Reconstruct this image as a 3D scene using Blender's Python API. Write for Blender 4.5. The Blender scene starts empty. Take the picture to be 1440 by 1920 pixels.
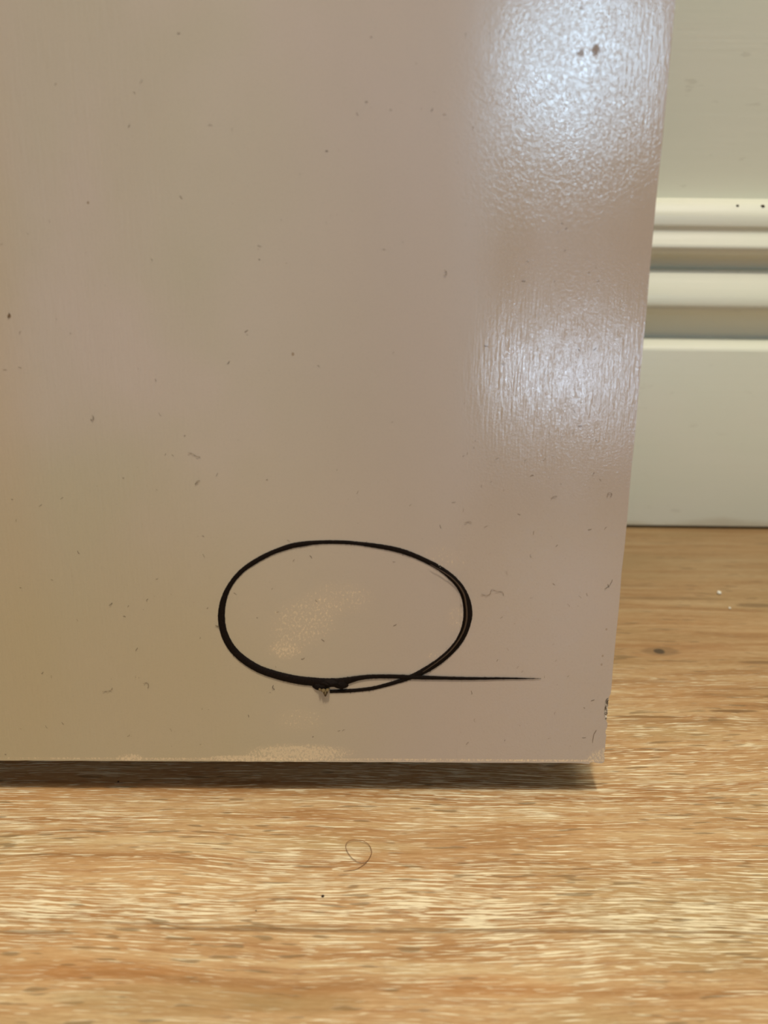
import bpy, math, random
from mathutils import Vector, Matrix, noise
rad = math.radians

# ---------------------------------------------------------------- camera
FPX, CAM_H = 1442.0, 0.20
PITCH, ROLL = rad(26.7), rad(0.7)
F = Vector((0, math.cos(PITCH), -math.sin(PITCH)))
R0 = Vector((1, 0, 0)); U0 = R0.cross(F)
R = math.cos(ROLL)*R0 + math.sin(ROLL)*U0
U = -math.sin(ROLL)*R0 + math.cos(ROLL)*U0
CAM = Vector((0, 0, CAM_H))
scene = bpy.context.scene
COL = scene.collection
cd = bpy.data.cameras.new('camera'); cam = bpy.data.objects.new('camera', cd); COL.objects.link(cam)
cd.sensor_fit = 'VERTICAL'; cd.sensor_height = 36; cd.lens = FPX/1920*36
cd.clip_start = .01
cd.dof.use_dof = True; cd.dof.focus_distance = 0.262; cd.dof.aperture_fstop = 9.0
M = Matrix(((R.x, U.x, -F.x, 0), (R.y, U.y, -F.y, 0), (R.z, U.z, -F.z, CAM_H), (0, 0, 0, 1)))
cam.matrix_world = M
scene.camera = cam

scene.view_settings.view_transform = 'Standard'
scene.view_settings.look = 'None'
scene.view_settings.gamma = 1
scene.view_settings.use_curve_mapping = False
scene.view_settings.exposure = -0.07

# ---------------------------------------------------------------- light
w = bpy.data.worlds.new('room_ambience'); scene.world = w; w.use_nodes = True
w.node_tree.nodes['Background'].inputs[0].default_value = (1.0, .95, .88, 1)
w.node_tree.nodes['Background'].inputs[1].default_value = 0.035

def area(name, loc, target, sx, sy, power, color):
    l = bpy.data.lights.new(name, 'AREA'); l.shape = 'RECTANGLE'; l.size = sx; l.size_y = sy
    l.energy = power; l.color = color
    o = bpy.data.objects.new(name, l); COL.objects.link(o)
    o.location = loc; o.rotation_euler = (Vector(target)-Vector(loc)).to_track_quat('-Z', 'Y').to_euler()
    return o
area('ceiling_lamp', (0.0, -.26, 2.3), (0, .2, 0), .12, .12, 31, (1.0, .935, .82))
area('ceiling_bounce', (.3, -.25, 2.4), (.3, -.25, 0), 1.6, .8, 23, (1.0, .94, .86))

# ray through a pixel of the photograph, used to measure real positions
def ray(px, py): return F + R*((px-720)/FPX) + U*((960-py)/FPX)
def on_floor(px, py, z=0.0):
    v = ray(px, py); return CAM + v*((z-CAM.z)/v.z)
def on_y(px, py, Y):
    v = ray(px, py); return CAM + v*((Y-CAM.y)/v.y)

LEAN, YAW, GAP = rad(12), rad(.6), .0152
P0 = on_floor(1132, 1430, GAP)                         # lower right front corner of the panel
PX = Vector((math.cos(YAW), math.sin(YAW), 0))
PN0 = Vector((math.sin(YAW), -math.cos(YAW), 0))
PV = math.cos(LEAN)*Vector((0, 0, 1)) - math.sin(LEAN)*PN0
PN = PX.cross(PV)
def on_panel(px, py):                                   # (u, v) in metres from that corner
    v = ray(px, py); t = (P0-CAM).dot(PN)/v.dot(PN); q = CAM+v*t-P0
    return q.dot(PX), q.dot(PV)

# the panes of the glazed door behind the photographer, found where the panel mirrors them
def mirror_light(name, px, py, dist, sx, sy, power, color):
    u, v = on_panel(px, py); hit = P0+PX*u+PV*v
    d = (hit-CAM).normalized(); r = d-2*d.dot(PN)*PN
    area(name, hit+r*dist, hit, sx, sy, power, color)
mirror_light('window_pane_upper', 1085, 115, 2.2, .13, .20, 6.4, (.52, .76, 1.0))
mirror_light('window_pane_lower', 1070, 700, 2.2, .10, .15, 3.3, (.60, .78, 1.0))

# ---------------------------------------------------------------- node helpers
class NT:
    def __init__(s, name):
        s.m = bpy.data.materials.new(name); s.m.use_nodes = True; s.t = s.m.node_tree
        s.b = s.t.nodes['Principled BSDF']
        s.co = s.t.nodes.new('ShaderNodeTexCoord').outputs['Object']
        s.sep = None
    def n(s, k, **kw):
        n = s.t.nodes.new(k)
        for a, b in kw.items(): setattr(n, a, b)
        return n
    def put(s, sock, v):
        if isinstance(v, bpy.types.NodeSocket): s.t.links.new(v, sock)
        else: sock.default_value = v
    def math(s, op, a, b=0.0, c=0.0, clamp=False):
        n = s.n('ShaderNodeMath', operation=op, use_clamp=clamp)
        s.put(n.inputs[0], a); s.put(n.inputs[1], b); s.put(n.inputs[2], c)
        return n.outputs[0]
    def xyz(s):
        if not s.sep:
            q = s.n('ShaderNodeSeparateXYZ'); s.t.links.new(s.co, q.inputs[0]); s.sep = q.outputs
        return s.sep
    def map(s, vec, scale, loc=(0, 0, 0), rot=(0, 0, 0)):
        n = s.n('ShaderNodeMapping'); s.put(n.inputs['Vector'], vec)
        n.inputs['Scale'].default_value = scale; n.inputs['Location'].default_value = loc
        n.inputs['Rotation'].default_value = rot
        return n.outputs[0]
    def noise(s, vec, scale=1.0, detail=2.0, rough=.5, dist=0.0):
        n = s.n('ShaderNodeTexNoise'); s.put(n.inputs['Vector'], vec)
        n.inputs['Scale'].default_value = scale; n.inputs['Detail'].default_value = detail
        n.inputs['Roughness'].default_value = rough; n.inputs['Distortion'].default_value = dist
        return n.outputs['Fac']
    def ss(s, x, a, b):                                  # smooth step
        n = s.n('ShaderNodeMapRange', interpolation_type='SMOOTHSTEP')
        s.put(n.inputs['Value'], x); n.inputs['From Min'].default_value = a; n.inputs['From Max'].default_value = b
        return n.outputs[0]
    def lin(s, x, a, b, c=0.0, d=1.0):
        n = s.n('ShaderNodeMapRange'); s.put(n.inputs['Value'], x)
        n.inputs['From Min'].default_value = a; n.inputs['From Max'].default_value = b
        n.inputs['To Min'].default_value = c; n.inputs['To Max'].default_value = d
        return n.outputs[0]
    def mix(s, f, a, b):
        n = s.n('ShaderNodeMix', data_type='RGBA'); s.put(n.inputs[0], f)
        s.put(n.inputs[6], a if isinstance(a, bpy.types.NodeSocket) else (*a, 1))
        s.put(n.inputs[7], b if isinstance(b, bpy.types.NodeSocket) else (*b, 1))
        return n.outputs[2]
    def ramp(s, f, stops, interp='LINEAR'):
        n = s.n('ShaderNodeValToRGB'); s.put(n.inputs[0], f); e = n.color_ramp.elements
        n.color_ramp.interpolation = interp
        while len(e) < len(stops): e.new(.5)
        for q, (p, c) in zip(e, stops):
            q.position = p; q.color = (*c, 1) if isinstance(c, tuple) else (c, c, c, 1)
        return n.outputs[0]
    def ellipse(s, a, b, ca, cb, ra, rb, wob=None, k=.6, rot=0.0):   # 1 inside, fades to 0
        da = s.math('SUBTRACT', a, ca); db = s.math('SUBTRACT', b, cb)
        if rot:
            c, sn = math.cos(rot), math.sin(rot)
            da, db = (s.math('ADD', s.math('MULTIPLY', da, c), s.math('MULTIPLY', db, sn)),
                      s.math('SUBTRACT', s.math('MULTIPLY', db, c), s.math('MULTIPLY', da, sn)))
        x = s.math('DIVIDE', da, ra); y = s.math('DIVIDE', db, rb)
        d = s.math('ADD', s.math('MULTIPLY', x, x), s.math('MULTIPLY', y, y))
        if wob is not None: d = s.math('ADD', d, s.math('MULTIPLY', s.math('SUBTRACT', wob, .5), 2.2))
        return s.ss(d, 1+k, 1-k)
    def bump(s, h, dist, strength=1.0, prev=None):
        n = s.n('ShaderNodeBump'); s.put(n.inputs['Height'], h); n.inputs['Distance'].default_value = dist
        n.inputs['Strength'].default_value = strength
        if prev is not None: s.put(n.inputs['Normal'], prev)
        return n.outputs[0]
    def out(s, color=None, rough=None, normal=None, spec=None, coat=None):
        if color is not None: s.put(s.b.inputs['Base Color'], color if isinstance(color, bpy.types.NodeSocket) else (*color, 1))
        if rough is not None: s.put(s.b.inputs['Roughness'], rough)
        if normal is not None: s.put(s.b.inputs['Normal'], normal)
        if spec is not None: s.put(s.b.inputs['Specular IOR Level'], spec)
        return s.m
def srgb(r, g, b):
    f = lambda c: (c/255/12.92) if c/255 <= .04045 else ((c/255+.055)/1.055)**2.4
    return (f(r), f(g), f(b))

# ---------------------------------------------------------------- materials
def mat_floor():
    s = NT('limed_oak'); X, Y, Z = s.xyz()
    fy = lambda px, row: on_floor(px, row).y
    # the grain drifts and waves a little
    wv = s.noise(s.map(s.co, (5, 14, 1)), 1, 2)
    wv2 = s.noise(s.map(s.co, (22, 40, 1), (3, 1, 0)), 1, 1)
    yy = s.math('ADD', Y, s.math('ADD', s.math('MULTIPLY', s.math('SUBTRACT', wv, .5), .016), s.math('MULTIPLY', s.math('SUBTRACT', wv2, .5), .003)))
    cv = s.n('ShaderNodeCombineXYZ'); s.put(cv.inputs[0], X); s.put(cv.inputs[1], yy); cv = cv.outputs[0]
    base = s.noise(s.map(cv, (9, 190, 1)), 1, 5, .62)
    broad = s.noise(s.map(cv, (7, 34, 1), (5, 2, 0)), 1, 3, .55)
    c = s.ramp(base, [(.28, srgb(138, 98, 56)), (.42, srgb(172, 128, 80)), (.54, srgb(190, 152, 104)), (.68, srgb(203, 173, 126))])
    c = s.mix(s.math('MULTIPLY', s.ss(broad, .5, .66), .75), c, srgb(176, 146, 98))
    c = s.mix(s.math('MULTIPLY', s.ss(broad, .5, .3), .28), c, srgb(200, 145, 86))
    # reddish fine vessels
    v = s.noise(s.map(cv, (26, 700, 1), (1, 7, 0)), 1, 2)
    c = s.mix(s.math('MULTIPLY', s.ss(v, .55, .68), .35), c, srgb(150, 98, 56))
    # cream limed pores
    dens = s.noise(s.map(cv, (10, 55, 1), (11, 3, 0)), 1, 2)
    y0, y1 = -.2, .45
    T = lambda px, row: (fy(px, row)-y0)/(y1-y0)
    band = s.ramp(s.lin(Y, y0, y1), [(0, .45), (T(720, 1920), .25), (T(720, 1800), .35), (T(720, 1752), .55), (T(720, 1728), 1.0), (T(720, 1690), .95),
                                     (T(720, 1640), .55), (T(720, 1560), .5), (T(720, 1480), .6), (T(1300, 1400), .5), (T(1300, 1300), .3),
                                     (T(1300, 1210), .05), (1, .05)])
    th = s.math('ADD', s.math('MULTIPLY', band, .13), s.math('MULTIPLY', s.math('SUBTRACT', dens, .5), .20))
    p1 = s.noise(s.map(cv, (48, 1850, 1), (2, 9, 0)), 1, 2.5, .55)
    p2 = s.noise(s.map(cv, (130, 2500, 1), (7, 4, 0)), 1, 1, .5)
    m1 = s.ss(s.math('ADD', p1, th), .645, .70)
    m2 = s.ss(s.math('ADD', p2, th), .665, .73)
    lime = s.math('MAXIMUM', m1, s.math('MULTIPLY', m2, .8))
    lime = s.math('MULTIPLY', lime, s.ss(band, .02, .3))
    c = s.mix(s.math('MULTIPLY', lime, .86), c, srgb(246, 231, 190))
    fg = s.noise(s.map(cv, (160, 2600, 1), (5, 5, 0)), 1, 3, .65)
    c = s.mix(s.math('MULTIPLY', s.ss(fg, .5, .32), .45), c, srgb(150, 112, 68))
    c = s.mix(s.math('MULTIPLY', s.ss(fg, .5, .68), .3), c, srgb(226, 200, 154))
    # olive-brown short dashes
    p3 = s.noise(s.map(cv, (75, 620, 1), (8, 2, 0)), 1, 1.5)
    d3 = s.noise(s.map(cv, (14, 50, 1), (1, 1, 0)), 1, 1)
    dk = s.ss(s.math('ADD', p3, s.math('MULTIPLY', s.math('SUBTRACT', d3, .5), .3)), .64, .70)
    c = s.mix(s.math('MULTIPLY', dk, .6), c, srgb(122, 98, 62))
    # one long dark growth line and its neighbours
    ln = s.math('SUBTRACT', Y, s.math('ADD', fy(720, 1742), s.math('MULTIPLY', s.math('SUBTRACT', s.noise(s.map(s.co, (9, 1, 1), (4, 4, 0)), 1, 2), .5), .006)))
    lm = s.math('MULTIPLY', s.ss(s.math('ABSOLUTE', ln), .0007, .0001), s.ss(s.noise(s.map(s.co, (30, 30, 1)), 1, 2), .36, .52))
    c = s.mix(s.math('MULTIPLY', lm, .42), c, srgb(118, 82, 46))
    wob = s.math('ADD', s.math('MULTIPLY', s.noise(s.map(cv, (120, 700, 1), (3, 3, 0)), 1, 2), .6), .2)
    for (px, py, rx, ry, k, col) in [(1265, 1219, .028, .006, .3, (176, 122, 74)), (1240, 1221, .008, .0028, .6, (122, 90, 58)), (1236, 1221, .0024, .0018, 1, (52, 40, 34)),
                                     (1420, 1135, .010, .0017, .75, (120, 92, 60)), (1425, 1242, .008, .0010, .7, (122, 88, 54)),
                                     (1376, 1333, .009, .0008, .8, (116, 82, 46)), (1215, 1344, .014, .0007, .65, (118, 86, 48)), (1250, 1352, .024, .0010, .45, (138, 98, 56)),
                                     (1190, 1278, .02, .0010, .45, (146, 104, 62)), (1250, 1122, .03, .0016, .45, (130, 100, 62)), (1170, 1098, .02, .0012, .35, (130, 100, 66)),
                                     (560, 1880, .016, .003, .35, (150, 116, 66)), (130, 1820, .03, .0016, .3, (170, 112, 58)), (330, 1875, .03, .004, .35, (152, 124, 76)),
                                     (540, 1855, .016, .0014, .5, (158, 112, 62)), (560, 1744, .05, .0006, .6, (112, 80, 44)), (1050, 1745, .05, .0005, .5, (124, 92, 54)),
                                     (60, 1748, .012, .0006, .6, (124, 92, 54)), (930, 1850, .02, .003, .15, (206, 140, 74))]:
        P = on_floor(px, py)
        c = s.mix(s.math('MULTIPLY', s.ellipse(X, Y, P.x, P.y, rx, ry, wob, .5), k), c, srgb(*col))
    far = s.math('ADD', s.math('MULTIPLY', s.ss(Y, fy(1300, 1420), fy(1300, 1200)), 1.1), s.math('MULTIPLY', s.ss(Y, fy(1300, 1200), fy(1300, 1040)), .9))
    c = s.mix(s.math('MULTIPLY', far, .33), c, srgb(124, 102, 70))  # shade over the far floor, painted into the wood colour
    h = s.math('ADD', s.math('MULTIPLY', lime, .5), s.math('ADD', s.math('MULTIPLY', base, .6), s.math('MULTIPLY', dk, -.7)))
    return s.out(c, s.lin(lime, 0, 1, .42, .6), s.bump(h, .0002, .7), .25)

def mat_cream(name, rough=.42):
    s = NT(name); X, Y, Z = s.xyz()
    br = s.noise(s.map(s.co, (12, 200, 420)), 1, 3, .6)
    oc = s.noise(s.map(s.co, (200, 300, 500)), 1, 3)
    tint = s.noise(s.map(s.co, (14, 14, 30)), 1, 2)
    c = s.mix(tint, srgb(218, 219, 195), srgb(226, 221, 201))
    nz = s.noise(s.map(s.co, (90, 90, 260)), 1, 3)
    # a dusty line where the foot of the skirting was mopped
    dirt = s.math('MULTIPLY', s.ss(s.math('ADD', Z, s.math('MULTIPLY', s.math('SUBTRACT', s.noise(s.map(s.co, (22, 1, 60)), 1, 3), .5), .02)), .007, .001), .42)
    c = s.mix(dirt, c, srgb(176, 156, 118))
    c = s.mix(s.math('MULTIPLY', s.ss(nz, .66, .76), .25), c, srgb(176, 168, 146))
    h = s.math('ADD', br, s.math('MULTIPLY', oc, .5))
    return s.out(c, rough, s.bump(h, .0003, .22), .5)

def mat_panel():
    s = NT('beige_satin_paint'); X, Y, Z = s.xyz()         # object space: x across, y up the face
    t1 = s.noise(s.map(s.co, (16, 13, 1)), 1, 3, .5, .4)
    t2 = s.noise(s.map(s.co, (22, 15, 1), (3, 8, 0)), 1, 2, .5)
    c = s.ramp(t1, [(.34, srgb(190, 177, 153)), (.5, srgb(193, 178, 157)), (.66, srgb(197, 180, 163))])
    c = s.mix(s.math('MULTIPLY', s.ss(t2, .52, .72), .3), c, srgb(189, 178, 148))
    c = s.mix(s.math('MULTIPLY', s.ss(X, on_panel(420, 900)[0], on_panel(800, 900)[0]), .8), c, srgb(183, 163, 145))
    c = s.mix(s.math('MULTIPLY', s.ss(X, on_panel(120, 900)[0], on_panel(0, 900)[0]), .3), c, srgb(196, 164, 122))
    # yellower to the lower left: floor bounce light painted into the colour
    c = s.mix(s.math('MULTIPLY', s.math('MULTIPLY', s.ss(Y, on_panel(200, 600)[1], on_panel(200, 1300)[1]), s.ss(X, on_panel(1000, 900)[0], on_panel(300, 900)[0])), .75), c, srgb(184, 164, 121))
    grain = s.noise(s.map(s.co, (1500, 1500, 1)), 1, 2, .6)
    # pale flecks: warm reflections painted into the colour, and wear along the bottom edge
    fl = s.noise(s.map(s.co, (1400, 900, 1), (4, 0, 0)), 1, 4, .75)
    for (px, py, rx, ry, k, ro) in [(572, 1165, .011, .0075, .9, .55), (640, 1122, .009, .005, .7, 0), (535, 1218, .005, .003, 1.2, 0), (560, 1412, .016, .0030, 1.7, 0), (460, 1422, .012, .0012, 1.7, 0),
                                (245, 1421, .004, .0014, 1.6, 0), (1122, 1418, .0045, .0022, 1.3, .5), (610, 1424, .11, .0005, 1.3, 0), (1060, 1426, .03, .0004, 1.2, 0),
                                (560, 1350, .007, .004, .6, 0), (855, 1160, .003, .004, .6, 0), (830, 1050, .006, .004, .5, 0), (825, 1230, .004, .002, .7, 0)]:
        u, v = on_panel(px, py)
        e = s.ellipse(X, Y, u, v, rx, ry, None, .9, ro)
        m = s.ss(s.math('ADD', fl, s.math('MULTIPLY', e, .13*k)), .63, .72)
        m = s.math('MULTIPLY', m, s.math('MINIMUM', s.math('MULTIPLY', e, 3), 1))
        c = s.mix(s.math('MULTIPLY', m, .6), c, srgb(232, 206, 162))
        c = s.mix(s.math('MULTIPLY', e, .10*k), c, srgb(226, 192, 150))
    # brown spots
    spots = s.math('MULTIPLY', X, 0.0)
    wob = s.noise(s.map(s.co, (1600, 1600, 1)), 1, 2)
    for (px, py, r, k) in [(1117, 94, .0011, .8), (1090, 99, .0007, .75), (1083, 101, .0004, .6), (1119, 134, .0005, .5), (549, 664, .0004, .6), (17, 592, .0005, .8), (165, 380, .0003, .7),
                           (1090, 16, .0005, .5), (1137, 1180, .0003, .5), (1130, 1230, .0003, .5), (1128, 1246, .0003, .5)]:
        u, v = on_panel(px, py)
        e = s.math('MULTIPLY', s.ellipse(X, Y, u, v, r, r*1.2, wob, .5), k); spots = s.math('ADD', spots, e)
        c = s.mix(e, c, srgb(126, 96, 62))
    c = s.mix(s.math('MULTIPLY', s.math('SUBTRACT', grain, .5), .25), c, srgb(120, 100, 84))
    # relief: roller orange peel all over, vertical brush ridges on the right, slanted brushing on the left
    sv = s.math('MULTIPLY', Y, 1.0)
    peel = s.noise(s.map(s.co, (1500, 1400, 1)), 1, 3, .65, .3)
    wrk = s.noise(s.map(s.co, (900, 720, 1), (0, 0, 0), (0, 0, .5)), 1, 3, .62, 1.0)
    ridge = s.noise(s.map(s.co, (1500, 130, 1)), 1, 2.5, .6)
    slant = s.noise(s.map(s.co, (900, 110, 1), (0, 0, 0), (0, 0, rad(-38))), 1, 2, .5)
    ul, vl = on_panel(1075, 700)
    mr = s.ellipse(X, Y, ul, vl, .028, .028, t1, .7)
    ul2, vl2 = on_panel(1180, 130)
    mr = s.math('MAXIMUM', mr, s.math('MULTIPLY', s.ellipse(X, Y, ul2, vl2, .010, .026, t1, .7), .8))
    ul3, vl3 = on_panel(1030, 220)
    mw = s.ellipse(X, Y, ul3, vl3, .030, .030, t1, .8)
    mright = s.ss(X, on_panel(800, 600)[0], on_panel(960, 600)[0])
    mleft = s.ss(X, on_panel(560, 700)[0], on_panel(100, 700)[0])
    h = s.math('MULTIPLY', peel, .33)
    h = s.math('ADD', h, s.math('MULTIPLY', s.math('MULTIPLY', ridge, mr), 1.7))
    h = s.math('ADD', h, s.math('MULTIPLY', s.math('MULTIPLY', wrk, mw), 1.25))
    h = s.math('ADD', h, s.math('MULTIPLY', s.math('MULTIPLY', peel, mright), .35))
    h = s.math('ADD', h, s.math('MULTIPLY', s.math('MULTIPLY', slant, mleft), 2.4))
    rel = s.noise(s.map(s.co, (60, 45, 1), (3, 3, 0)), 1, 2)
    h = s.math('ADD', h, s.math('MULTIPLY', rel, 1.5))
    gl = s.noise(s.map(s.co, (45, 22, 1), (9, 9, 0)), 1, 2)
    rough = s.math('ADD', s.lin(mright, 0, 1, .42, .15), s.math('MULTIPLY', s.math('SUBTRACT', gl, .5), .15))
    return s.out(c, rough, s.bump(h, .000042, 1.0), s.math('MULTIPLY', s.math('SUBTRACT', 1.0, spots, clamp=True), .85))

def mat_core():
    s = NT('bare_fibreboard')
    a = s.noise(s.map(s.co, (1400, 1100, 1400)), 1, 3, .7)
    c = s.ramp(a, [(.34, srgb(92, 74, 56)), (.44, srgb(158, 140, 116)), (.6, srgb(226, 212, 190))])
    return s.out(c, .9, s.bump(a, .0006, 1.0), .2)

def mat_ink():
    s = NT('dark_brown_line'); a = s.noise(s.map(s.co, (2500, 2500, 2500)), 1, 3, .7)
    c = s.ramp(a, [(.35, srgb(14, 7, 3)), (.62, srgb(26, 15, 7)), (.8, srgb(60, 42, 24))])
    return s.out(c, .75, s.bump(a, .00012, .8), .12)

def mat_plain(name, rgb, rough=.6, spec=.3):
    s = NT(name); a = s.noise(s.map(s.co, (1800, 1800, 1800)), 1, 2)
    c = s.mix(a, tuple(q*.7 for q in srgb(*rgb)), tuple(min(1, q*1.3) for q in srgb(*rgb)))
    return s.out(c, rough, None, spec)

# ---------------------------------------------------------------- mesh helpers
def link(name, verts, faces, mat, parent=None, smooth=None, mw=None):
    me = bpy.data.meshes.new(name); me.from_pydata([tuple(v) for v in verts], [], faces); me.update()
    me.materials.append(mat)
    if smooth is not None:
        me.shade_smooth(); me.set_sharp_from_angle(angle=rad(smooth))
    o = bpy.data.objects.new(name, me); COL.objects.link(o)
    if mw is not None: o.matrix_world = mw
    if parent: o.parent = parent
    return o
def box(x0, x1, y0, y1, z0, z1):
    v = [(x, y, z) for x in (x0, x1) for y in (y0, y1) for z in (z0, z1)]
    return v, [(0, 1, 3, 2), (4, 6, 7, 5), (0, 4, 5, 1), (2, 3, 7, 6), (0, 2, 6, 4), (1, 5, 7, 3)]
def crom(pts, n):                                        # Catmull-Rom through tuples
    out = []
    for i in range(len(pts)-1):
        p = [pts[max(i-1, 0)], pts[i], pts[i+1], pts[min(i+2, len(pts)-1)]]
        for k in range(n):
            t = k/n
            out.append(tuple(.5*((2*b)+(c-a)*t+(2*a-5*b+4*c-d)*t*t+(-a+3*b-3*c+d)*t**3) for a, b, c, d in zip(*p)))
    out.append(tuple(pts[-1])); return out
def tube(pts, radii, nrm=None, seg=8, flat=1.0):
    """tube along 3D pts; with nrm the section is flattened along it"""
    P = [Vector(p) for p in pts]; vs = []; fs = []
    for i, p in enumerate(P):
        t = (P[min(i+1, len(P)-1)]-P[max(i-1, 0)]).normalized()
        n = Vector(nrm) if nrm is not None else Vector((.13, .2, .97))
        b = t.cross(n).normalized(); n2 = b.cross(t).normalized()
        ra = radii[i] if isinstance(radii, (list, tuple)) else radii
        for k in range(seg):
            a = 2*math.pi*k/seg
            r1, r2 = (ra if isinstance(ra, tuple) else (ra, ra))
            vs.append(p + b*math.cos(a)*(r1 if math.cos(a) > 0 else r2) + n2*math.sin(a)*((r1+r2)/2)*flat)
    for i in range(len(P)-1):
        for k in range(seg):
            a = i*seg+k; b_ = i*seg+(k+1) % seg
            fs.append((a, b_, b_+seg, a+seg))
    fs.append(tuple(range(seg-1, -1, -1))); fs.append(tuple(range((len(P)-1)*seg, len(P)*seg)))
    return vs, fs
def tag(o, label, cat, group=None):
    o['label'] = label; o['category'] = cat
    if group: o['group'] = group
    return o
def struct(o): o['kind'] = 'structure'; return o

# ---------------------------------------------------------------- the setting
FACE = on_y(1300, 990, .3814).y                          # plane of the plinth face of the skirting
WALL = FACE+.022
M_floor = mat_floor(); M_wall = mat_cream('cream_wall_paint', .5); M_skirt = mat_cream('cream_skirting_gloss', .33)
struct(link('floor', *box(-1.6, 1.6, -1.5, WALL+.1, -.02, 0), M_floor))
struct(link('wall_back', *box(-1.6, 1.6, WALL, WALL+.1, 0, 2.4), M_wall))
def prof(row, d): return (FACE+d, on_y(1330, row, FACE+d).z)
ledge_z = prof(378, .006)[1]
pr = [(WALL, .0016), (FACE+.004, .0016), (FACE+.0004, .0016), (FACE, .0022)]
pr += [prof(660, 0.0), prof(655, .0005), prof(650, .0016), prof(635, .0070)]
pr += [prof(632, .0090)] + [tuple(q) for q in crom([prof(628, .0092), prof(610, .0080), prof(593, .0052), prof(580, .0016), prof(566, .0012), prof(545, .0032), prof(508, .0090)], 5)]
pr += [prof(505, .0105)] + [tuple(q) for q in crom([prof(503, .0125), prof(488, .0105), prof(475, .0062), prof(464, .0046), prof(452, .0060), prof(438, .0082), prof(431, .0084), prof(422, .0078), prof(405, .0086), prof(392, .0104), prof(383, .0124)], 5)]
pr += [prof(379.5, .0142), prof(377, .0165), (WALL, prof(377, .0165)[1]+.0008)]
xs = [-1.6+3.2*i/40 for i in range(41)]
sv = [(x, y, z) for x in xs for (y, z) in pr]; n = len(pr); sf = []
for i in range(40):
    for k in range(n-1): sf.append((i*n+k, (i+1)*n+k, (i+1)*n+k+1, i*n+k+1))
    sf.append((i*n+n-1, (i+1)*n+n-1, (i+1)*n, i*n))
sf.append(tuple(range(n))[::-1]); sf.append(tuple(range(40*n, 41*n)))
struct(link('baseboard_back', sv, sf, M_skirt, smooth=28))

# ---------------------------------------------------------------- the painted panel
T = .0006                                                # thickness of the painted skin
FULL_H = .69; FULL_W = .82; THICK = GAP/math.sin(LEAN)
MW = Matrix(((PX.x, PV.x, PN.x, P0.x), (PX.y, PV.y, PN.y, P0.y), (PX.z, PV.z, PN.z, P0.z), (0, 0, 0, 1)))
root = bpy.data.objects.new('painted_panel', None); COL.objects.link(root); root.matrix_world = MW; root.empty_display_size = .05
tag(root, 'large beige satin painted board with a dark looped line, leaning above the oak floor', 'board')
M_panel, M_core, M_ink = mat_panel(), mat_core(), mat_ink()
def uv_px(lst): return [on_panel(a, b) for a, b in lst]
# outline of the painted face, chips traced at the lower right corner and edge
right = uv_px([(1131.5, 1428), (1132.5, 1420), (1131, 1414), (1133, 1406), (1133.5, 1396), (1134.2, 1386), (1135.4, 1380), (1133.8, 1374), (1134.4, 1369), (1136.6, 1364), (1137.6, 1356),
               (1134, 1352), (1132.6, 1346), (1131.2, 1341), (1130.8, 1335), (1131.8, 1330), (1133, 1324), (1132.6, 1318), (1134, 1313), (1136.5, 1308.5), (1140.5, 1307), (1143.6, 1300)])
rnd = random.Random(3)
pts = []
for k in range(60):                                      # nearly straight rest of the right edge, slightly worn
    v = right[-1][1] + (FULL_H-right[-1][1])*((k+1)/60)**1.3
    pts.append((-abs(rnd.gauss(0, .00012)), v))
bottom = [(-FULL_W*(1-(k/260)**.8), abs(rnd.gauss(0, .00007))) for k in range(258)]
corner = uv_px([(1098, 1431), (1104, 1431.3), (1106, 1428.8), (1112, 1428), (1118, 1428.6), (1122, 1429.6), (1128, 1430)])
bottom = [b for b in bottom if b[0] < corner[0][0]-.001]
outl = bottom+corner+right+pts+[(-FULL_W, FULL_H)]
n = len(outl)
vs = [(u, v, 0) for u, v in outl]+[(u, v, -T) for u, v in outl]
fs = [tuple(range(n)), tuple(range(2*n-1, n-1, -1))]+[(i, i+n, (i+1) % n+n, (i+1) % n) for i in range(n)]
fs = [tuple(reversed(f)) if i > 1 else f for i, f in enumerate(fs)]
face = link('painted_face', vs, [f for f in fs], M_panel)
face.parent = root
bev = face.modifiers.new('b', 'BEVEL'); bev.width = .00025; bev.segments = 2; bev.limit_method = 'ANGLE'; bev.angle_limit = rad(60)
# core, its front corner crumbled where the skin is gone
nv = 150; cvs = []; cfs = []
for k in range(nv+1):
    v = .0004 + (FULL_H-.0008)*((k/nv)**2.2)
    inset = .00035 + .0003*noise.noise(Vector((v*900, 3, 1)))
    cvs += [(-FULL_W+.0004, v, -T), (-inset, v, -T-.0002+.0004*noise.noise(Vector((v*1200, 0, 0)))), (-.0001, v, -T-.0006), (-.0001, v, -THICK), (-FULL_W+.0004, v, -THICK)]
for k in range(nv):
    for j in range(5):
        a = k*5+j; b = k*5+(j+1) % 5; cfs.append((a, b, b+5, a+5))
cfs.append((4, 3, 2, 1, 0)); cfs.append(tuple(nv*5+j for j in range(5)))
core = link('fibreboard_core', cvs, cfs, M_core); core.parent = root; core['label'] = 'bare speckled core showing in the chipped edge'
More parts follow.
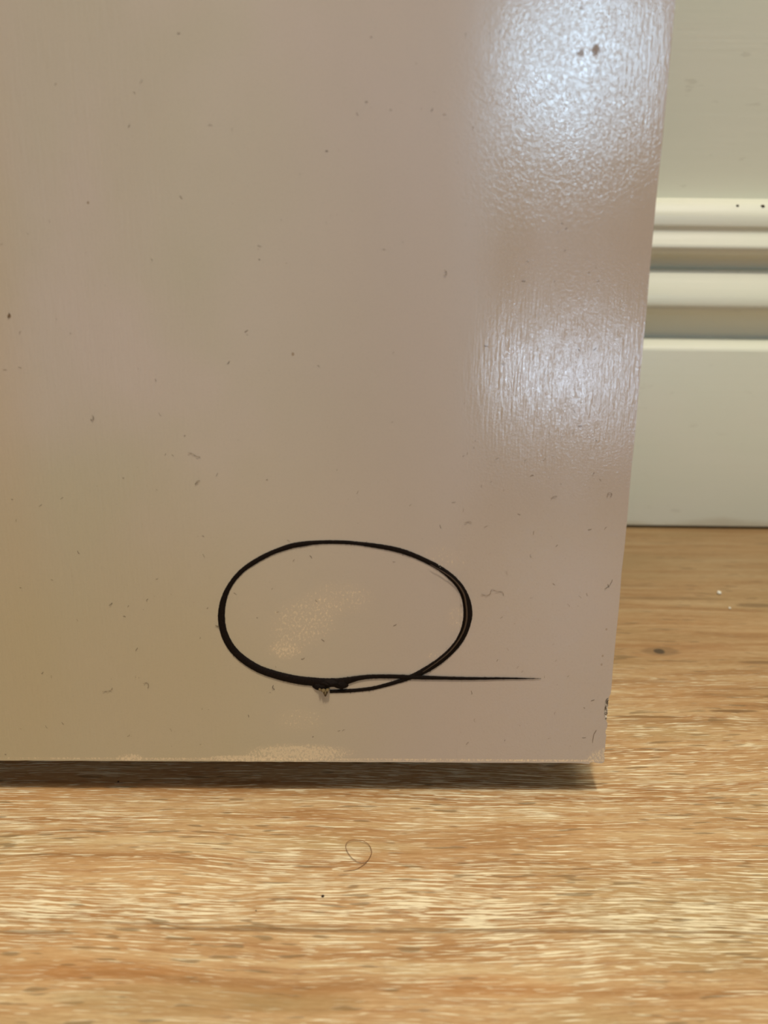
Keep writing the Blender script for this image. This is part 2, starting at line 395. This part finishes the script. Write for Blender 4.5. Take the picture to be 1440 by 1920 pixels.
# crumbly broken core inside the chip
uu0, vv0 = on_panel(1131, 1354); uu1, vv1 = on_panel(1143, 1309)
gv = []; gf = []; NX, NY = 14, 44
for j in range(NY+1):
    for i in range(NX+1):
        u = uu0-.0006 + (0-.0002+.0003*noise.noise(Vector((j*.5, 5, 5)))-(uu0-.0006))*i/NX; v = vv0-.0012+(vv1-vv0+.0024)*j/NY
        h = -.00045+.0006*noise.noise(Vector((u*1500, v*1100, 4)))-.00035*(1-i/NX)
        if i == 0 or j in (0, NY): h = -T-.0003
        gv.append((u, v, h))
for j in range(NY):
    for i in range(NX):
        a = j*(NX+1)+i; gf.append((a, a+1, a+NX+2, a+NX+1))
chip = link('broken_edge', gv, gf, M_core, smooth=50); chip.parent = root; chip['label'] = 'crumbly grey-brown chip in the right edge'

# the looped line (points measured in the photograph on the plane of the face)
def z2p(x, y): return on_panel(380+x/2.1818, 980+y/2.1818)
PXM = (P0-CAM).dot(F)/FPX                                # metres per pixel near the loop
loop = [(1384, 636.5, .6), (1330, 636, 3.5), (1230, 635.5, 7), (1100, 636, 11), (980, 634, 13), (870, 631, 16), (780, 628, 16), (700, 628, 15.5), (640, 634, 19), (590, 645, 27), (540, 652, 32),
        (490, 653, 34), (450, 650, 34), (395, 644, 33), (340, 633, 32), (285, 618, 31), (235, 600, 30), (190, 575, 29), (150, 545, 28), (118, 510, 27), (95, 470, 26), (82, 430, 25), (77, 390, 25),
        (79, 350, 23), (88, 308, 20), (104, 270, 17), (130, 230, 16), (162, 196, 16), (200, 168, 17), (250, 139, 17), (300, 116, 16), (360, 96, 18), (410, 87, 18), (460, 81, 14), (520, 79, 13), (580, 80, 13),
        (640, 85, 13), (700, 93, 16), (760, 103, 17), (810, 115, 18), (860, 132, 17), (912, 155, 17), (960, 180, 18), (1005, 212, 21), (1042, 248, 23), (1066, 285, 25), (1080, 325, 29), (1085, 370, 32),
        (1080, 410, 30), (1066, 452, 28), (1042, 494, 26), (1008, 532, 25), (968, 566, 25), (920, 598, 25), (868, 624, 20), (820, 643, 16), (760, 661, 15), (700, 676, 14), (640, 684, 14), (580, 688, 14), (520, 690, 13)]
lp = crom(loop, 12)
fz = random.Random(11)
P3, RR = [], []
for i, (x, y, wd) in enumerate(lp):
    u, v = z2p(x, y); lift = .00008+.00018*(i < 12*10)     # the tail lies over the older stroke
    P3.append((u, v, lift)); hw = wd*1.08/2/2.1818*PXM
    RR.append((hw*(1+.10*noise.noise(Vector((i*.8, 0, 0))))+fz.random()*.00007, hw*(1+.10*noise.noise(Vector((i*.8, 9, 0))))+fz.random()*.00007))
vs, fs = tube(P3, RR, (0, 0, 1), 12, .38)
line = link('looped_line', vs, fs, M_ink, smooth=60); line.parent = root; line['label'] = 'raised dark brown looped line with a tapering tail'
# thin paler ridge riding on the double part of the stroke
rg = crom([(930, 166, 2), (1000, 208, 4), (1040, 244, 5), (1066, 285, 6), (1076, 330, 6), (1079, 372, 6), (1074, 412, 6), (1060, 450, 5.5), (1034, 492, 5), (1000, 530, 4), (950, 570, 3), (900, 604, 2)], 10)
vs, fs = tube([(*z2p(x, y), .0011+.00012*noise.noise(Vector((i*.5, 2, 0)))) for i, (x, y, _) in enumerate(rg)], [q[2]/2/2.18*PXM for q in rg], (0, 0, 1), 8, .5)
M_ridge = mat_plain('pale_brown_ridge', (70, 52, 34), .5, .5)
o = link('ridge', vs, fs, M_ridge, smooth=60); o.parent = line; o['label'] = 'paler ridge on the right of the loop'
# the lumps at the foot of the loop
def lump(name, cx, cy, rx, ry, h, mat, seed, parent, z=0.0):
    vs, fs = [], []; A, B = 28, 8
    cu, cv_ = z2p(cx, cy)
    for j in range(B+1):
        ph = math.pi/2*j/B
        for i in range(A):
            th = 2*math.pi*i/A
            k = 1+.16*noise.noise(Vector((math.cos(th)*2+seed, math.sin(th)*2, j*.3)))+.05*noise.noise(Vector((math.cos(th)*9+seed, math.sin(th)*9, j*.9)))
            vs.append((cu+math.cos(th)*math.cos(ph)*rx/2.1818*PXM*k, cv_+math.sin(th)*math.cos(ph)*ry/2.1818*PXM*k, z+math.sin(ph)*h*k))
    for j in range(B):
        for i in range(A): fs.append((j*A+i, j*A+(i+1) % A, (j+1)*A+(i+1) % A, (j+1)*A+i))
    fs.append(tuple(range(A))[::-1])
    o = link(name, vs, fs, mat, smooth=60); o.parent = parent; return o
for q in [(566, 661, 29, 21, .0011, 1), (482, 668, 32, 18, .0010, 5), (522, 656, 48, 17, .0012, 7)]:
    lump('dark_lump', *q[:5], M_ink, q[5], line)
M_crust = mat_plain('dried_brown_crust', (112, 92, 60), .8, .2)
for q in [(503, 690, 10, 12, .0017, 2), (494, 680, 10, 7, .0020, 4), (512, 678, 8, 6, .0021, 6), (480, 676, 6, 5, .0019, 8), (503, 702, 5, 5, .0013, 9)]:
    lump('crust', *q[:5], M_crust, q[5], line)
# fuzz: short whiskers standing off the line
vs, fs = [], []
def addm(a, b):
    o = len(vs); vs.extend(a); fs.extend([tuple(i+o for i in f) for f in b])
for _ in range(230):
    i = fz.randrange(20, len(lp)-4); x, y, wd = lp[i]; x2, y2, _w = lp[i+1]
    d = Vector((x2-x, y2-y)).normalized(); nn = Vector((-d.y, d.x))*fz.choice((-1, 1)); L = fz.uniform(1.5, 5.5)*(1.7 if fz.random() < .08 else 1)
    a = Vector((x, y))+nn*wd*.45; b = a+nn*L+d*fz.uniform(-3, 3)
    p, q = z2p(*a), z2p(*b)
    addm(*tube([(*p, .0002), ((p[0]+q[0])/2, (p[1]+q[1])/2, .0004), (*q, .0003)], [.00005, .00005, .00002], None, 4))
o = link('fuzz', vs, fs, M_ink); o.parent = line; o['kind'] = 'stuff'

# ---------------------------------------------------------------- lint, crumbs and the hair
M_lint = mat_plain('brown_lint', (112, 90, 64), .8, .2); M_dark = mat_plain('dark_crumb', (62, 46, 30), .8, .2)
M_white = mat_plain('pale_crumb', (238, 226, 206), .7, .4)
def fibre(name, pxs, mat, label, r=.00006, cat='lint', group=None):
    pts = crom([(*on_panel(a, b), .0002) for a, b in pxs], 5)
    c = Vector(pts[0]); ps = [Vector(p)-c for p in pts]
    for i, p in enumerate(ps): p.z = .00012*math.sin(i*1.3)
    v, f = tube(ps, [r*.75*(.5 if i in (0, len(ps)-1) else 1) for i in range(len(ps))], (0, 0, 1), 6)
    o = link(name, v, f, mat, mw=MW @ Matrix.Translation(c)); tag(o, label, cat, group); return o
fibre('lint_fibre', [(833, 506), (837, 510), (836, 515), (832, 516)], M_lint, 'tiny hooked brown lint fibre on the beige board left of the lower bright glare')
fibre('lint_fibre', [(18, 586), (18, 591), (15, 596)], M_dark, 'short dark lint speck near the far left edge of the board', .00010)
fibre('lint_fibre', [(173, 778), (176, 783), (174, 787), (170, 786)], M_lint, 'small dark hooked lint fibre alone on the left half of the board', .00008)
fibre('lint_fibre', [(352, 849), (360, 850), (368, 855), (376, 857)], M_lint, 'thin wavy lint fibre on the plain middle of the board above the loop')
fibre('lint_fibre', [(372, 903), (366, 908), (370, 902), (375, 901)], M_lint, 'kinked lint fibre just above and left of the loop')
fibre('lint_fibre', [(205, 1135), (211, 1130)], M_dark, 'short slanted dark lint fibre left of the loop, level with its middle', .00008)
fibre('lint_fibre', [(192, 1296), (200, 1296), (208, 1294), (211, 1289)], M_lint, 'pale brown wavy lint fibre low on the left, below the loop')
fibre('lint_fibre', [(269, 1281), (276, 1280), (279, 1284), (277, 1290)], M_lint, 'curled lint fibre low on the board left of the dark lump')
fibre('lint_fibre', [(1118, 1368), (1113, 1378), (1111, 1392)], M_lint, 'upright lint thread beside the chipped lower right corner', .00008)
fibre('lint_fibre', [(902, 1113), (910, 1116), (918, 1114), (922, 1105), (930, 1108), (942, 1110), (944, 1117)], M_lint, 'long wiggly lint thread just right of the loop')
fibre('lint_fibre', [(1032, 936), (1038, 931), (1044, 930)], M_lint, 'small arched lint fibre between the lower glare and the faint sheen')
fibre('lint_fibre', [(1138, 932), (1141, 924), (1147, 926), (1144, 932)], M_lint, 'looped lint fibre near the right edge of the board below the lower glare')
fibre('lint_fibre', [(870, 980), (880, 978), (884, 980)], M_lint, 'short flat lint fibre above the right end of the loop')
fibre('lint_fibre', [(822, 1058), (825, 1062), (826, 1068)], M_white, 'pale lint tuft stuck on the upper right of the loop', .00010)
fibre('lint_fibre', [(404, 1172), (409, 1174), (414, 1173)], M_crust, 'brown lint tuft stuck on the left side of the loop', .00012)
fibre('lint_fibre', [(513, 1284), (511, 1289), (515, 1292)], M_dark, 'dark kinked lint speck just below left of the dark lump', .00009)
fibre('lint_fibre', [(1133, 1104), (1141, 1099), (1146, 1092), (1148, 1086)], M_dark, 'branching dark lint thread by the right edge of the board', .00006)
fibre('lint_fibre', [(941, 1108), (962, 1110)], M_white, 'faint pale scratch of fibre right of the loop', .00003) if False else None
# countless minute bits over the rest of the face
vs, fs = [], []
lr = random.Random(5)
for k in range(330):
    px = lr.uniform(0, 1130) if lr.random() < .6 else lr.uniform(860, 1140); py = lr.uniform(60, 1415)
    if lr.random() < .35: py = lr.uniform(850, 1410)
    if px > 1262-py*.093-10: continue
    a = lr.uniform(0, 6.28); L = lr.choice((.8, 1.2, 3, 5, 7)); p = []
    x, y = px, py
    for j in range(4):
        p.append((*on_panel(x, y), .00008)); x += math.cos(a)*L/3; y += math.sin(a)*L/3; a += lr.uniform(-.9, .9)
    addm(*tube(p, lr.choice((.00003, .00003, .00005)), (0, 0, 1), 4))
o = link('lint', vs, fs, M_lint, mw=MW); tag(o, 'minute scattered lint bits all over the beige board', 'lint'); o['kind'] = 'stuff'

def crumb(name, P, r, mat, label, sq=.7, group=None):
    vs, fs = [], []; A, B = 10, 6; sd = P.x*100
    for j in range(B+1):
        ph = -math.pi/2+math.pi*j/B
        for i in range(A):
            th = 2*math.pi*i/A; d = Vector((math.cos(th)*math.cos(ph), math.sin(th)*math.cos(ph), math.sin(ph)*sq))
            vs.append(d*r*(1+.35*noise.noise(d*2.3+Vector((sd, 0, 0)))))
    for j in range(B):
        for i in range(A): fs.append((j*A+i, j*A+(i+1) % A, (j+1)*A+(i+1) % A, (j+1)*A+i))
    o = link(name, vs, fs, mat, smooth=80); o.location = P; tag(o, label, 'crumb', group); return o
def fl(px, py, r): return on_floor(px, py)+Vector((0, 0, r*.55))
crumb('crumb', fl(605, 1681, .00042), .00042, M_dark, 'tiny dark crumb on the oak floor below the curled hair')
crumb('crumb', fl(1348, 1113, .0011), .0011, M_white, 'larger white crumb on the oak floor near the skirting')
crumb('crumb', fl(1368, 1141, .0006), .0006, M_white, 'smaller white crumb on the floor in front of the larger white one')
crumb('crumb', fl(222, 1466, .0003), .0003, M_dark, 'tiny dark crumb at the edge of the shadow under the board')
crumb('crumb', fl(480, 1708, .0002), .0002, M_dark, 'minute dark crumb on the pale limed band of the floor')
yl = prof(386, .0118)[0]
for (px, py, r, lb) in [(1430, 386.5, .0010, 'larger dark speck on top of the skirting at the right of the photo'), (1383, 385.5, .0007, 'smaller dark speck on top of the skirting')]:
    P = on_y(px, py, yl); o = crumb('dust_speck', P, r, M_dark, lb, .6)

hp = [(644, 1634), (655, 1633), (668, 1631), (680, 1624), (688, 1617), (694, 1608), (696.5, 1600), (694, 1590), (687, 1583), (676, 1579), (664, 1578), (653, 1581), (648.5, 1587), (650, 1597), (657, 1608), (665, 1615), (673, 1619), (683, 1619), (689, 1615), (694, 1607), (697, 1599), (694.5, 1590)]
pts = crom([tuple(on_floor(a, b)) for a, b in hp], 6); c0 = Vector(pts[0]); ps = [Vector(p)-c0 for p in pts]
for i, p in enumerate(ps): p.z = .0002+.0006*math.sin(math.pi*i/(len(ps)-1))**2
v, f = tube(ps, [.00006+.00002*math.sin(math.pi*i/(len(ps)-1)) for i in range(len(ps))], (0, 0, 1), 6)
M_hair = mat_plain('brown_hair', (120, 70, 26), .4, .5)
o = link('curled_hair', v, f, M_hair, smooth=60); o.location = c0
tag(o, 'single thin brown hair curled into a loop on the oak floor', 'hair')
